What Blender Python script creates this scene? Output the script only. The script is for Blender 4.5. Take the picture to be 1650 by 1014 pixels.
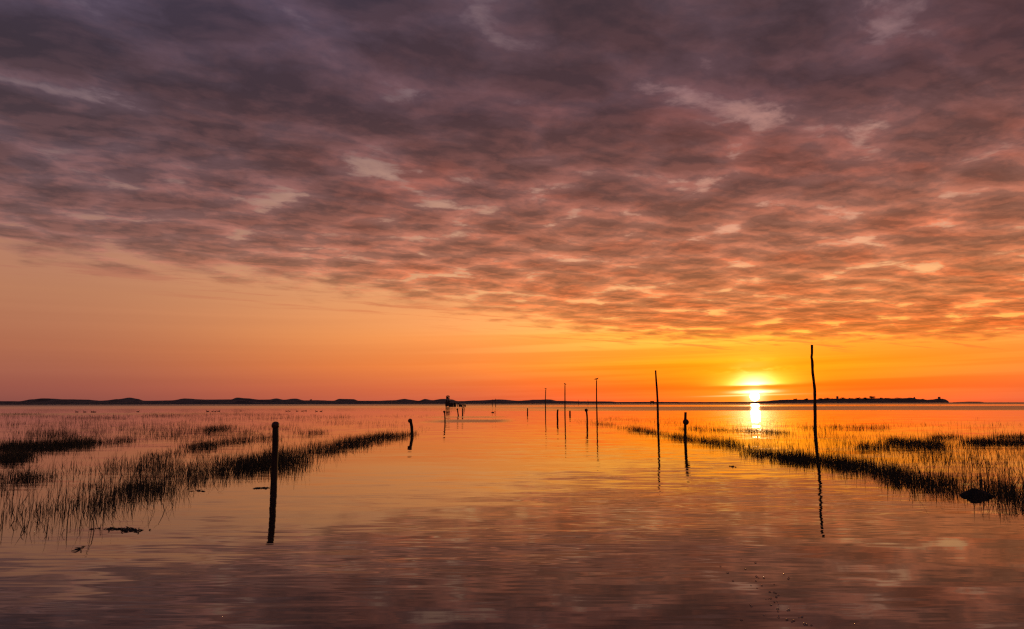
import bpy, bmesh, math, random
from mathutils import Vector, Matrix, noise as mnoise

for o in list(bpy.data.objects):
    bpy.data.objects.remove(o, do_unlink=True)
scene = bpy.context.scene
COL = scene.collection
R = math.radians
rng = random.Random(11)

# ------------------------------------------------------------------ camera
# Photograph geometry (1650 x 1014): 24 mm lens, eye 1.55 m above the water, looking a little up.
PW, PH, FPX, EYE = 1650.0, 1014.0, 1100.0, 1.55
PITCH, ROLL = math.atan((649.9 - 507.0) / FPX), math.atan(0.00207)
cam_d = bpy.data.cameras.new('camera')
cam_d.sensor_width = 36.0
cam_d.lens = 24.0
cam_d.clip_start, cam_d.clip_end = 0.05, 60000.0
cam = bpy.data.objects.new('camera', cam_d)
COL.objects.link(cam)
CAM_ROT = Matrix.Rotation(R(90) + PITCH, 4, 'X') @ Matrix.Rotation(-ROLL, 4, 'Z')
cam.matrix_world = Matrix.Translation((0, 0, EYE)) @ CAM_ROT
scene.camera = cam


def ray(px, py):
    """world direction through a point of the photograph"""
    return (CAM_ROT.to_3x3() @ Vector(((px - PW / 2) / FPX, -(py - PH / 2) / FPX, -1.0))).normalized()


def on_water(px, py):
    d = ray(px, py)
    t = -EYE / d.z
    return Vector((d.x * t, d.y * t, 0.0))


def at_depth(px, py, Y):
    d = ray(px, py)
    t = Y / d.y
    return Vector((d.x * t, Y, EYE + d.z * t))


# ------------------------------------------------------------------ sun position
SUN_DIR = ray(1216, 639)
SUN_AZ = math.degrees(math.atan2(SUN_DIR.x, SUN_DIR.y))
SUN_EL = math.degrees(math.asin(SUN_DIR.z))


# ------------------------------------------------------------------ node helper
class N:
    """tiny expression layer over shader nodes"""
    def __init__(self, tree):
        self.t = tree

    def link(self, a, sock):
        if hasattr(a, 's'):
            a = a.s
        if isinstance(a, (int, float)):
            if hasattr(sock.default_value, '__len__'):
                sock.default_value = [a] * 3 + ([1.0] if len(sock.default_value) == 4 else [])
            else:
                sock.default_value = a
        elif isinstance(a, (tuple, list)):
            n = len(sock.default_value)
            sock.default_value = (list(a) + [1.0] * 4)[:n]
        else:
            self.t.links.new(a, sock)

    def math(self, op, *a, clamp=False):
        n = self.t.nodes.new('ShaderNodeMath')
        n.operation, n.use_clamp = op, clamp
        for i, v in enumerate(a):
            self.link(v, n.inputs[i])
        return E(self, n.outputs[0])

    def vmath(self, op, *a):
        n = self.t.nodes.new('ShaderNodeVectorMath')
        n.operation = op
        for i, v in enumerate(a):
            self.link(v, n.inputs[i])
        return E(self, n.outputs[0])

    def sep(self, v):
        n = self.t.nodes.new('ShaderNodeSeparateXYZ')
        self.link(v, n.inputs[0])
        return [E(self, o) for o in n.outputs]

    def xyz(self, x, y, z):
        n = self.t.nodes.new('ShaderNodeCombineXYZ')
        for i, v in enumerate((x, y, z)):
            self.link(v, n.inputs[i])
        return E(self, n.outputs[0])

    def plane(self, x, y, k):
        """two coordinates shifted to a field of their own"""
        return self.xyz(x + k * 7.31, y + k * 3.77, 0.0)

    def step(self, v, a, b, smooth=True):
        n = self.t.nodes.new('ShaderNodeMapRange')
        n.interpolation_type = 'SMOOTHSTEP' if smooth else 'LINEAR'
        n.clamp = True
        self.link(v, n.inputs[0])
        self.link(a, n.inputs[1])
        self.link(b, n.inputs[2])
        return E(self, n.outputs[0])

    def noise(self, vec, scale=1.0, detail=4.0, rough=0.5, dist=0.0, lac=2.0, color=False, dims='2D'):
        n = self.t.nodes.new('ShaderNodeTexNoise')
        n.noise_dimensions = dims
        self.link(vec, n.inputs['Vector'])
        self.link(scale, n.inputs['Scale'])
        self.link(detail, n.inputs['Detail'])
        self.link(rough, n.inputs['Roughness'])
        self.link(dist, n.inputs['Distortion'])
        self.link(lac, n.inputs['Lacunarity'])
        return E(self, n.outputs['Color' if color else 'Fac'])

    def voronoi(self, vec, scale=1.0, smooth=0.6, rand=1.0, detail=0.0, rough=0.5):
        n = self.t.nodes.new('ShaderNodeTexVoronoi')
        n.voronoi_dimensions, n.feature = '2D', 'SMOOTH_F1'
        self.link(vec, n.inputs['Vector'])
        self.link(scale, n.inputs['Scale'])
        self.link(detail, n.inputs['Detail'])
        self.link(rough, n.inputs['Roughness'])
        self.link(smooth, n.inputs['Smoothness'])
        self.link(rand, n.inputs['Randomness'])
        return E(self, n.outputs['Distance'])

    def mix(self, f, a, b, blend='MIX'):
        n = self.t.nodes.new('ShaderNodeMix')
        n.data_type, n.blend_type, n.clamp_factor = 'RGBA', blend, True
        self.link(f, n.inputs[0])
        self.link(a, n.inputs[6])
        self.link(b, n.inputs[7])
        return E(self, n.outputs[2])

    def ramp(self, v, stops, lo, hi, interp='EASE'):
        """colour ramp over [lo, hi]; stops hold (value, sRGB 0-255 colour)"""
        n = self.t.nodes.new('ShaderNodeValToRGB')
        n.color_ramp.interpolation = interp
        els = n.color_ramp.elements
        for i, (p, c) in enumerate(stops):
            p = (p - lo) / (hi - lo)
            e = els[i] if i < 2 else els.new(p)
            e.position = p
            e.color = (*srgb(c), 1.0)
        self.link((v - lo) * (1.0 / (hi - lo)), n.inputs[0])
        return E(self, n.outputs[0])

    def curve(self, v, pts):
        """piecewise value over a line of points (x, y)"""
        n = self.t.nodes.new('ShaderNodeFloatCurve')
        xs = [p[0] for p in pts]
        ys = [p[1] for p in pts]
        x0, x1, y0, y1 = min(xs), max(xs), min(ys), max(ys)
        c = n.mapping.curves[0]
        while len(c.points) > 2:
            c.points.remove(c.points[1])
        for i, (x, y) in enumerate(pts):
            u, w = (x - x0) / (x1 - x0), (y - y0) / (y1 - y0)
            if i == 0:
                c.points[0].location = (u, w)
            elif i == len(pts) - 1:
                c.points[-1].location = (u, w)
            else:
                c.points.new(u, w)
        n.mapping.update()
        self.link((v - x0) * (1.0 / (x1 - x0)), n.inputs['Value'])
        return E(self, n.outputs[0]) * (y1 - y0) + y0


class E:
    def __init__(self, n, s):
        self.n, self.s = n, s

    def __add__(self, o): return self.n.math('ADD', self, o)
    __radd__ = __add__
    def __mul__(self, o): return self.n.math('MULTIPLY', self, o)
    __rmul__ = __mul__
    def __sub__(self, o): return self.n.math('SUBTRACT', self, o)
    def __rsub__(self, o): return self.n.math('SUBTRACT', o, self)
    def __rtruediv__(self, o): return self.n.math('DIVIDE', o, self)
    def __truediv__(self, o): return self.n.math('DIVIDE', self, o)


def srgb(c):
    return tuple(((v / 255 + 0.055) / 1.055) ** 2.4 if v > 10 else v / 255 / 12.92 for v in c)


# ------------------------------------------------------------------ sky
SKY_STRENGTH = 0.1
world = bpy.data.worlds.new('World')
scene.world = world
world.use_nodes = True
wt = world.node_tree
wt.nodes.clear()
n = N(wt)
tc = wt.nodes.new('ShaderNodeTexCoord')
D = n.vmath('NORMALIZE', tc.outputs['Generated'])
dx, dy, dz = n.sep(D)
el = n.math('ARCSINE', dz) * 57.2958
el = n.math('MAXIMUM', el, 0.0)
az = n.math('ARCTAN2', dx, dy) * 57.2958
daz = n.math('ABSOLUTE', az - SUN_AZ)
daz = n.math('MINIMUM', daz, 360.0 - daz)

# clear air behind the clouds: far from the sun, midway, and over the sun
far = n.ramp(el, [(0, (138, 78, 70)), (1.2, (156, 88, 74)), (4, (176, 107, 79)), (8, (188, 127, 94)),
                  (13, (172, 122, 104)), (24, (124, 104, 112)), (60, (88, 84, 104))], 0, 60, 'LINEAR')
mid = n.ramp(el, [(0, (206, 100, 68)), (1.2, (222, 113, 62)), (3, (242, 138, 60)), (5.5, (250, 165, 86)), (9, (242, 176, 114)),
                  (14, (216, 166, 130)), (26, (150, 122, 122)), (60, (88, 84, 104))], 0, 60, 'LINEAR')
near = n.ramp(el, [(0, (252, 108, 30)), (1.5, (255, 122, 8)), (3.2, (255, 160, 14)), (5.5, (255, 194, 70)), (8.5, (252, 190, 110)),
                   (14, (226, 172, 138)), (26, (160, 128, 126)), (60, (88, 84, 104))], 0, 60, 'LINEAR')
# the red of the sunward sky runs past what the film can hold
mid = n.mix(1.0, mid, (1.15, 1.02, 1.0), 'MULTIPLY')
near = n.mix(1.0, near, (1.35, 1.02, 1.0), 'MULTIPLY')
clear = n.mix(n.step(daz, 14, 58), mid, far)
clear = n.mix(n.step(daz, 2, 26), near, clear)

# thin veils low over the horizon: long level streaks, a little tilted
elt = el - (az - SUN_AZ) * 0.022
streak = n.noise(n.plane(az * 0.03, elt * 1.15, 3.1), 1.0, 3, 0.5)
streak2 = n.noise(n.plane(az * 0.012, elt * 0.55, 9.7), 1.0, 3, 0.5)
veil = n.math('MULTIPLY', n.step(streak, 0.36, 0.66) - 0.5, n.math('SUBTRACT', 1.0, n.step(el, 5.0, 11.0)))
clear = n.mix(1.0, clear, n.mix(n.step(daz, 8, 36), n.xyz(1 + veil * 0.10, 1 + veil * 0.30, 1 + veil * 0.5), n.xyz(1 + veil * 0.02, 1 + veil * 0.03, 1 + veil * 0.03)), 'MULTIPLY')
clear = n.mix(1.0, clear, n.xyz(0.9 + streak2 * 0.2, 0.88 + streak2 * 0.24, 0.9 + streak2 * 0.2), 'MULTIPLY')

# glow round the sun, cut by level bars of cloud
sx_ = (az - SUN_AZ)
sy_ = (el - SUN_EL)
def gauss(v, c, w):
    return n.math('EXPONENT', n.math('POWER', n.math('ABSOLUTE', (v - c) * (1.0 / w)), 2.0) * -1.0)


r_wide = n.math('SQRT', sx_ * sx_ * 0.20 + sy_ * sy_ * 0.26)
r_disc = n.math('SQRT', sx_ * sx_ + sy_ * sy_)
rel = elt - SUN_EL
frag = n.noise(n.plane(az * 0.55, elt * 2.2, 1.3), 1.0, 3, 0.55)
bar1 = gauss(rel + (frag - 0.5) * 0.10, 0.68, 0.15)
bar2 = gauss(rel + (frag - 0.5) * 0.12, 2.15, 0.26) * n.step(frag, 0.30, 0.55)
bar3 = gauss(rel, 2.9, 0.16) * n.step(frag, 0.42, 0.6)
bars = 1.0 - n.math('MINIMUM', bar1 + bar2 * 0.75 + bar3 * 0.5, 0.96)
glow_w = n.math('EXPONENT', r_wide * -0.95) * (bars * 0.35 + 0.65)
relf = rel + (frag - 0.5) * 0.16
shelf = n.step(relf, 0.78, 1.02)
fade = n.math('EXPONENT', n.math('MAXIMUM', relf - 0.9, 0.0) * -1.35)
upper = gauss(sx_, 0.15, 2.5) * shelf * fade * bars
core = gauss(sx_, 0.0, 1.15) * shelf * n.math('EXPONENT', n.math('MAXIMUM', relf - 0.9, 0.0) * -2.6) * bars
wing = gauss(sx_, 0.0, 1.25) * gauss(rel, 0.36, 0.12)
wing2 = gauss(sx_, -0.4, 2.6) * gauss(rel, 0.10, 0.05)
halo = gauss(sx_, 0.0, 0.70) * gauss(sy_, 0.0, 0.60)
disc = n.math('SUBTRACT', 1.0, n.step(r_disc, 0.24, 0.38))
glow = n.mix(1.0, n.mix(1.0, (0.9, 0.36, 0.02), glow_w, 'MULTIPLY'), n.mix(1.0, (1.0, 0.62, 0.05), upper * 1.5, 'MULTIPLY'), 'ADD')
glow = n.mix(1.0, glow, n.mix(1.0, (1.0, 0.82, 0.45), disc * 90.0 + core * 3.2 + wing * 2.6 + wing2 * 0.7 + halo * 0.9, 'MULTIPLY'), 'ADD')

# the cloud sheet: a level layer seen in perspective
BEND = 0.05                      # the layer curves down with the earth towards the horizon
inv = 1.0 / (n.math('MAXIMUM', dz, 0.0) + BEND)
cx = dx * inv
cy = dy * inv
P0 = n.xyz(cx, cy, 0.0)
warp = n.noise(P0, 2.6, 3, 0.55, color=True)
wx, wy, wz = n.sep(warp)
px_ = cx + (wx - 0.5) * 0.11
py_ = cy + (wy - 0.5) * 0.11
# rolls run along the edge of the sheet
ux = px_ * 0.90 + py_ * 0.44
uy = px_ * -0.44 + py_ * 0.90
big = n.noise(n.plane(ux * 0.80, uy * 1.2, 4.2), 1.0, 3, 0.5)
cell = n.voronoi(n.plane(ux * 3.1, uy * 4.0, 0.0), 1.0, 0.25)
lump = n.noise(n.plane(ux * 3.3, uy * 4.2, 2.0), 1.0, 7, 0.57)
SX, SY = 0.33 * 0.055, 0.94 * 0.055       # a short step towards the sun, for the lit flanks of the clouds
lump_s = n.noise(n.plane((ux + (SX * 0.90 + SY * 0.44)) * 3.3, (uy + (SX * -0.44 + SY * 0.90)) * 4.2, 2.0), 1.0, 6, 0.57)
flank = lump - lump_s
fine = n.noise(n.plane(ux * 11.0, uy * 15.0, 7.0), 1.0, 4, 0.62)


def sheet(p):
    d = ray(*p)
    return d.x / (d.z + BEND), d.y / (d.z + BEND)


EDGE = [sheet(p) for p in [(-700, 340), (0, 412), (200, 438), (450, 468), (700, 500), (880, 528), (1000, 546), (1200, 552), (1420, 552), (1650, 548), (2500, 530)]]
edge_y = n.curve(cx, EDGE)
inside = (edge_y - cy) / 2.0
cover_edge = n.step(inside + (lump - 0.5) * 0.95 + (0.45 - cell) * 0.25 + (fine - 0.5) * 0.16, -0.08, 0.42)
near_edge = 1.0 - n.step(inside, 0.0, 0.9)
rolls = n.math('SINE', uy * 8.5 + (big - 0.5) * 9.0 + (lump - 0.5) * 4.5) * (1.0 - n.step(inside, 0.1, 1.7)) * 0.085
thick = rolls + (0.50 - cell) * 0.62 + (lump - 0.5) * 0.90 + (fine - 0.5) * 0.30 + (big - 0.5) * 0.26 + 0.545 - near_edge * 0.04
high = n.step(el, 15.0, 29.0)
thick = thick + high * 0.09
body = n.step(thick, 0.22 - high * 0.08, 0.44)
cover = cover_edge * (body * 0.45 + 0.55) * (1.0 - near_edge * 0.22) * n.step(el, 2.2, 4.6)

c_far = n.ramp(el, [(0, (182, 104, 80)), (9, (166, 108, 92)), (12, (134, 94, 90)), (17, (104, 78, 82)), (24, (80, 64, 74)), (33, (84, 74, 96)), (60, (82, 76, 96))], 0, 60, 'LINEAR')
c_near = n.ramp(el, [(0, (226, 96, 40)), (5.5, (228, 118, 54)), (8, (212, 124, 74)), (12, (182, 112, 84)), (17, (140, 90, 80)), (24, (98, 68, 72)), (33, (80, 62, 70)), (60, (76, 66, 80))], 0, 60, 'LINEAR')
c_dark = n.mix(n.step(daz, 12, 62), c_near, c_far)
l_far = n.ramp(el, [(0, (200, 130, 96)), (9, (186, 126, 104)), (13, (148, 112, 108)), (18, (126, 104, 108)), (26, (112, 98, 112)), (33, (114, 104, 126)), (60, (100, 92, 110))], 0, 60, 'LINEAR')
l_near = n.ramp(el, [(0, (255, 170, 60)), (5.5, (255, 196, 90)), (8, (250, 188, 120)), (12, (226, 170, 136)), (17, (174, 134, 120)), (24, (124, 101, 105)), (33, (108, 91, 100)), (60, (104, 94, 108))], 0, 60, 'LINEAR')
c_light = n.mix(n.step(daz, 12, 66), l_near, l_far)
# the sun catching cloud bellies from below
red = n.step(n.noise(n.plane(ux * 1.6, uy * 2.6, 21.0), 1.0, 4, 0.55), 0.50, 0.72) * n.step(body, 0.3, 0.9) * (1.0 - n.step(daz, 22, 60)) * (1.0 - n.step(el, 18, 34))
sh = 1.34 - n.step(thick, 0.32, 0.76, smooth=False) * 0.64
shade = n.xyz(sh, sh, sh)
cloud = n.mix(1.0, c_dark, shade, 'MULTIPLY')
lit = 1.0 + n.math('MAXIMUM', n.math('MINIMUM', flank * 3.6, 0.38), -0.22) * (1.0 - high * 0.40)
cloud = n.mix(1.0, cloud, n.xyz(lit, (lit - 1.0) * 0.72 + 1.0, (lit - 1.0) * 0.55 + 1.0), 'MULTIPLY')
cloud = n.mix(red * 0.5, cloud, n.mix(1.0, cloud, (1.40, 1.0, 0.80), 'MULTIPLY'))
thin = 1.0 - n.step(thick, 0.02, 0.30)
grain = fine * 0.7 + lump * 0.5 + 0.40
c_light = n.mix(1.0, c_light, n.xyz(grain, grain, grain), 'MULTIPLY')
cloud = n.mix(body, n.mix(thin * 0.8, c_light, n.mix(1.0, c_light, (1.3, 1.27, 1.2), 'MULTIPLY')), cloud)
# loose threads of cloud trailing below the edge of the sheet
thread = n.noise(n.plane(ux * 0.9, uy * 5.0, 41.0), 1.0, 5, 0.6)
tmask = n.step(inside, -0.62, -0.10) * (1.0 - n.step(inside, 0.0, 0.25))
trail = n.step(thread, 0.53, 0.68) * tmask * 0.55
open_sky = n.mix(trail, n.mix(1.0, clear, glow, 'ADD'), n.mix(1.0, c_dark, (1.12, 1.0, 0.95), 'MULTIPLY'))
sky = n.mix(cover, open_sky, cloud)

# a little of the physical twilight sky shows through everywhere
st = wt.nodes.new('ShaderNodeTexSky')
st.sky_type = 'NISHITA'
st.sun_disc = False
st.sun_elevation = R(SUN_EL)
st.sun_rotation = R(SUN_AZ)
st.air_density, st.dust_density, st.ozone_density = 1.0, 2.0, 1.0
sky10 = n.vmath('SCALE', sky)
sky10.s.node.inputs[3].default_value = 1.0 / SKY_STRENGTH
nish = n.vmath('SCALE', st.outputs[0])
nish.s.node.inputs[3].default_value = 0.04
total = n.vmath('ADD', sky10, nish)
bg = wt.nodes.new('ShaderNodeBackground')
bg.inputs['Strength'].default_value = SKY_STRENGTH
n.link(total, bg.inputs['Color'])
wo = wt.nodes.new('ShaderNodeOutputWorld')
wt.links.new(bg.outputs[0], wo.inputs['Surface'])
world.cycles.sampling_method = 'NONE'      # the sky is smooth; the sun lamp does the direct light

# ------------------------------------------------------------------ sun lamp
sl = bpy.data.lights.new('sun', 'SUN')
sl.energy = 0.6
sl.angle = R(0.53)
sl.color = (1.0, 0.50, 0.16)
so = bpy.data.objects.new('sun', sl)
COL.objects.link(so)
so.rotation_euler = SUN_DIR.to_track_quat('Z', 'Y').to_euler()

scene.view_settings.view_transform = 'Standard'
scene.view_settings.look = 'None'
scene.view_settings.exposure = 0.0
scene.view_settings.gamma = 1.0
scene.view_settings.use_curve_mapping = False
scene.render.engine = 'CYCLES'
scene.cycles.max_bounces = 6
scene.cycles.glossy_bounces = 3
scene.cycles.diffuse_bounces = 2
scene.cycles.sample_clamp_direct = 40.0
scene.cycles.sample_clamp_indirect = 30.0
scene.cycles.use_denoising = False
scene.cycles.filter_width = 1.3


# ------------------------------------------------------------------ materials
def material(name, base, rough=0.8, var=0.4, scale=8.0, stretch=(1, 1, 1), spec=0.3, bump=0.0, second=None):
    m = bpy.data.materials.new(name)
    m.use_nodes = True
    t = m.node_tree
    t.nodes.clear()
    q = N(t)
    tcn = t.nodes.new('ShaderNodeTexCoord')
    v = q.vmath('MULTIPLY', tcn.outputs['Object'], stretch)
    f = q.noise(v, scale, 5, 0.6, dims='3D')
    lo = tuple(c * (1 - var) for c in base)
    hi = second or tuple(c * (1 + var) for c in base)
    b = t.nodes.new('ShaderNodeBsdfPrincipled')
    q.link(q.mix(q.step(f, 0.3, 0.7), lo, hi), b.inputs['Base Color'])
    b.inputs['Roughness'].default_value = rough
    b.inputs['Specular IOR Level'].default_value = spec
    if bump:
        bn = t.nodes.new('ShaderNodeBump')
        bn.inputs['Strength'].default_value = bump
        bn.inputs['Distance'].default_value = 0.02
        q.link(f, bn.inputs['Height'])
        t.links.new(bn.outputs[0], b.inputs['Normal'])
    out = t.nodes.new('ShaderNodeOutputMaterial')
    t.links.new(b.outputs[0], out.inputs[0])
    return m


M_WOOD = material('weathered_wood', (0.030, 0.021, 0.016), 0.75, 0.5, 14, (1, 1, 0.12), bump=0.5)
M_TIMBER = material('dark_timber', (0.05, 0.035, 0.028), 0.8, 0.4, 3, (1, 1, 0.2))
M_PAINT = material('faded_white_board', (0.30, 0.28, 0.27), 0.7, 0.2, 3)
M_DISC = material('reflector_plastic', (0.07, 0.02, 0.015), 0.45, 0.3, 20)
M_GRASS = material('marsh_grass_blade', (0.040, 0.038, 0.020), 0.7, 0.5, 0.8)
M_WEED = material('wet_seaweed', (0.022, 0.018, 0.012), 0.5, 0.5, 12)
M_ROCK = material('wet_stone', (0.010, 0.009, 0.008), 0.9, 0.5, 9, bump=0.6)
M_DUNE = material('dune_marram', (0.10, 0.075, 0.060), 0.95, 0.35, 0.03, second=(0.15, 0.115, 0.09))
M_ISLE = material('island_turf', (0.07, 0.060, 0.045), 0.95, 0.4, 0.02)
M_LEAF = material('tree_leaf', (0.045, 0.05, 0.028), 0.8, 0.4, 0.3)
M_BARK = material('tree_bark', (0.05, 0.04, 0.03), 0.9, 0.3, 2)
M_STONE = material('grey_stone_wall', (0.16, 0.14, 0.125), 0.9, 0.3, 0.6)
M_SLATE = material('slate_roof', (0.07, 0.07, 0.075), 0.7, 0.3, 0.8)
M_FEATHER = material('dark_feather', (0.05, 0.045, 0.042), 0.8, 0.5, 10)
M_FEATHER_PALE = material('grey_feather', (0.14, 0.13, 0.13), 0.8, 0.4, 10)


def bubble_material():
    """thin film: mostly clear, with a bright glossy skin"""
    m = bpy.data.materials.new('bubble_film')
    m.use_nodes = True
    t = m.node_tree
    t.nodes.clear()
    tr = t.nodes.new('ShaderNodeBsdfTransparent')
    gl = t.nodes.new('ShaderNodeBsdfGlossy')
    gl.inputs['Roughness'].default_value = 0.22
    gl.inputs['Color'].default_value = (1, 0.95, 0.9, 1)
    fr = t.nodes.new('ShaderNodeFresnel')
    fr.inputs['IOR'].default_value = 2.0
    mx = t.nodes.new('ShaderNodeMixShader')
    t.links.new(fr.outputs[0], mx.inputs[0])
    t.links.new(tr.outputs[0], mx.inputs[1])
    t.links.new(gl.outputs[0], mx.inputs[2])
    out = t.nodes.new('ShaderNodeOutputMaterial')
    t.links.new(mx.outputs[0], out.inputs[0])
    return m


M_BUBBLE = bubble_material()


def water_material():
    m = bpy.data.materials.new('still_tidal_water')
    m.use_nodes = True
    t = m.node_tree
    t.nodes.clear()
    q = N(t)
    g = t.nodes.new('ShaderNodeNewGeometry')
    pos = g.outputs['Position']
    x, y, z = q.sep(pos)
    # slopes of the surface, from several ripple trains (crests lie across the view)
    wander = q.noise(q.plane(x * 0.05, y * 0.05, 2.0), 1.0, 2, 0.5)
    xr = x + y * 0.10
    s1 = q.sep(q.noise(q.plane(xr * 0.30, y * 0.95, 0.0), 1.0, 1.5, 0.4, 0.3, color=True))
    s2 = q.sep(q.noise(q.plane(xr * 0.50, y * 2.9, 5.0), 1.0, 2, 0.45, 0.25, color=True))
    s3 = q.sep(q.noise(q.plane(xr * 1.5, y * 10.5, 8.0), 1.0, 1.5, 0.45, 0.15, color=True))
    calm = q.step(q.noise(q.plane(x * 0.10, y * 0.16, 13.0), 1.0, 3, 0.5), 0.34, 0.66)
    a1, a2, a3 = 0.026, 0.054, 0.058
    amp2 = calm * 0.95 + 0.10
    sy = (s1[1] - 0.5) * a1 + (s2[1] - 0.5) * a2 * amp2 + (s3[1] - 0.5) * a3 * amp2
    sx = (s1[0] - 0.5) * (a1 * 0.5) + (s2[0] - 0.5) * amp2 * (a2 * 0.45) + (s3[0] - 0.5) * amp2 * (a3 * 0.35)
    # catspaws: where the breeze roughens the far water
    wob = (q.noise(q.plane(x * 0.012, y * 0.05, 31.0), 1.0, 4, 0.6) - 0.5)
    yb = y * (1.0 + wob * 0.16)
    right = q.step(x + wob * 60.0, -30.0, 45.0)
    band1 = q.step(yb, 128.0, 146.0) * (1.0 - q.step(yb, 255.0, 330.0)) * (right * 0.85 + 0.15)
    band2 = q.step(yb, 430.0, 620.0)
    farness = q.step(y, 150.0, 420.0)
    band3 = q.step(yb, 55.5, 57.5) * (1.0 - q.step(yb, 64.0, 68.0)) * q.step(x, -9.0, -5.0) * (1.0 - q.step(x + wob * 3, -1.5, 1.0))
    band4 = q.step(yb, 72.0, 74.0) * (1.0 - q.step(yb, 78.0, 84.0)) * q.step(x, -12.0, -6.0) * (1.0 - q.step(x + wob * 3, -3.0, 0.0))
    band6 = q.step(yb, 190.0, 300.0) * (1.0 - right) * 0.35
    band5 = q.step(yb, 92.0, 100.0) * (1.0 - q.step(yb, 118.0, 130.0)) * (1.0 - q.step(x, -70.0, -25.0)) * 0.5
    ruf = q.math('MINIMUM', band1 + band2 + band3 + band4 * 0.7 + band5 + band6, 1.0)
    s4 = q.sep(q.noise(q.plane(x * 0.9, y * 0.55, 17.0), 1.0, 4, 0.7, color=True))
    near_s = 1.0 - farness * 0.9
    sy = (sy + (s4[1] - 0.5) * ruf * 0.24) * near_s
    sx = (sx + (s4[0] - 0.5) * ruf * 0.14) * near_s
    nrm = q.vmath('NORMALIZE', q.xyz(sx * -1.0, sy * -1.0, 1.0))
    b = t.nodes.new('ShaderNodeBsdfPrincipled')
    mud = q.noise(q.plane(x * 0.3, y * 0.3, 3.0), 1.0, 4, 0.6)
    q.link(q.mix(mud, (0.020, 0.012, 0.010), (0.045, 0.028, 0.022)), b.inputs['Base Color'])
    q.link(ruf * 0.26 + farness * 0.06 + 0.014, b.inputs['Roughness'])
    b.inputs['IOR'].default_value = 1.47
    t.links.new(nrm.s, b.inputs['Normal'])
    out = t.nodes.new('ShaderNodeOutputMaterial')
    t.links.new(b.outputs[0], out.inputs[0])
    return m


M_WATER = water_material()


# ------------------------------------------------------------------ mesh helpers
def tag(o, label=None, cat=None, group=None, kind=None):
    if label: o['label'] = label
    if cat: o['category'] = cat
    if group: o['group'] = group
    if kind: o['kind'] = kind
    return o


def mesh_obj(name, verts, faces, mat, parent=None, smooth=False):
    me = bpy.data.meshes.new(name)
    me.from_pydata([tuple(v) for v in verts], [], faces)
    me.materials.append(mat)
    if smooth:
        me.polygons.foreach_set('use_smooth', [True] * len(me.polygons))
    me.update()
    o = bpy.data.objects.new(name, me)
    COL.objects.link(o)
    if parent is not None:
        o.parent = parent
    return o


def empty(name, loc, rz=0.0):
    o = bpy.data.objects.new(name, None)
    o.empty_display_size = 0.3
    COL.objects.link(o)
    o.location = loc
    o.rotation_euler = (0, 0, rz)
    return o


class MB:
    """collects boxes, tubes and lathes of ONE piece"""
    def __init__(self):
        self.v, self.f = [], []

    def ring_loft(self, rings, cap=True):
        b = len(self.v)
        k = len(rings[0])
        for r in rings:
            self.v.extend(r)
        for i in range(len(rings) - 1):
            for j in range(k):
                a, c = b + i * k + j, b + i * k + (j + 1) % k
                self.f.append((a, c, c + k, a + k))
        if cap:
            self.f.append(tuple(b + j for j in range(k))[::-1])
            self.f.append(tuple(b + (len(rings) - 1) * k + j for j in range(k)))
        return self

    def tube(self, pts, radii, sides=10, jitter=0.0, seed=0, cap=True):
        rr = random.Random(seed)
        pts = [Vector(p) for p in pts]
        rings = []
        lump = [1 + rr.uniform(-jitter, jitter) for _ in range(sides)]
        for i, p in enumerate(pts):
            t = (pts[min(i + 1, len(pts) - 1)] - pts[max(i - 1, 0)]).normalized()
            a = t.orthogonal().normalized() if abs(t.z) < 0.9 else (Vector((1, 0, 0)) - t * t.x).normalized()
            c = t.cross(a)
            ring = []
            for j in range(sides):
                th = 2 * math.pi * j / sides
                q = radii[i] * lump[j] * (1 + rr.uniform(-jitter, jitter) * 0.5)
                ring.append(p + a * (math.cos(th) * q) + c * (math.sin(th) * q))
            rings.append(ring)
        return self.ring_loft(rings, cap)

    def box(self, c, s, rz=0.0, tilt=0.0):
        m = Matrix.Translation(c) @ Matrix.Rotation(rz, 4, 'Z') @ Matrix.Rotation(tilt, 4, 'Y')
        h = Vector(s) / 2
        b = len(self.v)
        for z in (-1, 1):
            for x, y in ((-1, -1), (1, -1), (1, 1), (-1, 1)):
                self.v.append(m @ Vector((x * h.x, y * h.y, z * h.z)))
        for f in ((3, 2, 1, 0), (4, 5, 6, 7), (0, 1, 5, 4), (1, 2, 6, 5), (2, 3, 7, 6), (3, 0, 4, 7)):
            self.f.append(tuple(b + i for i in f))
        return self

    def bar(self, a, c, w):
        return self.tube([a, c], [w / 2 * 1.2, w / 2 * 1.2], 4)

    def build(self, name, mat, parent=None, smooth=False):
        return mesh_obj(name, self.v, self.f, mat, parent, smooth)


# ------------------------------------------------------------------ water: one sheet to the horizon
def build_water():
    S = 30000.0
    o = mesh_obj('water', [(-S, -200, 0), (S, -200, 0), (S, S, 0), (-S, S, 0)], [(0, 1, 2, 3)], M_WATER)
    tag(o, 'calm flooded tidal flat mirroring the sunset sky', 'water', kind='structure')


build_water()


# ------------------------------------------------------------------ far land
def lerp_profile(pts, x):
    if x <= pts[0][0]:
        return pts[0][1]
    for (a, p), (b, q) in zip(pts, pts[1:]):
        if x <= b:
            u = (x - a) / (b - a)
            u = u * u * (3 - 2 * u)
            return p + (q - p) * u
    return pts[-1][1]


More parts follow.
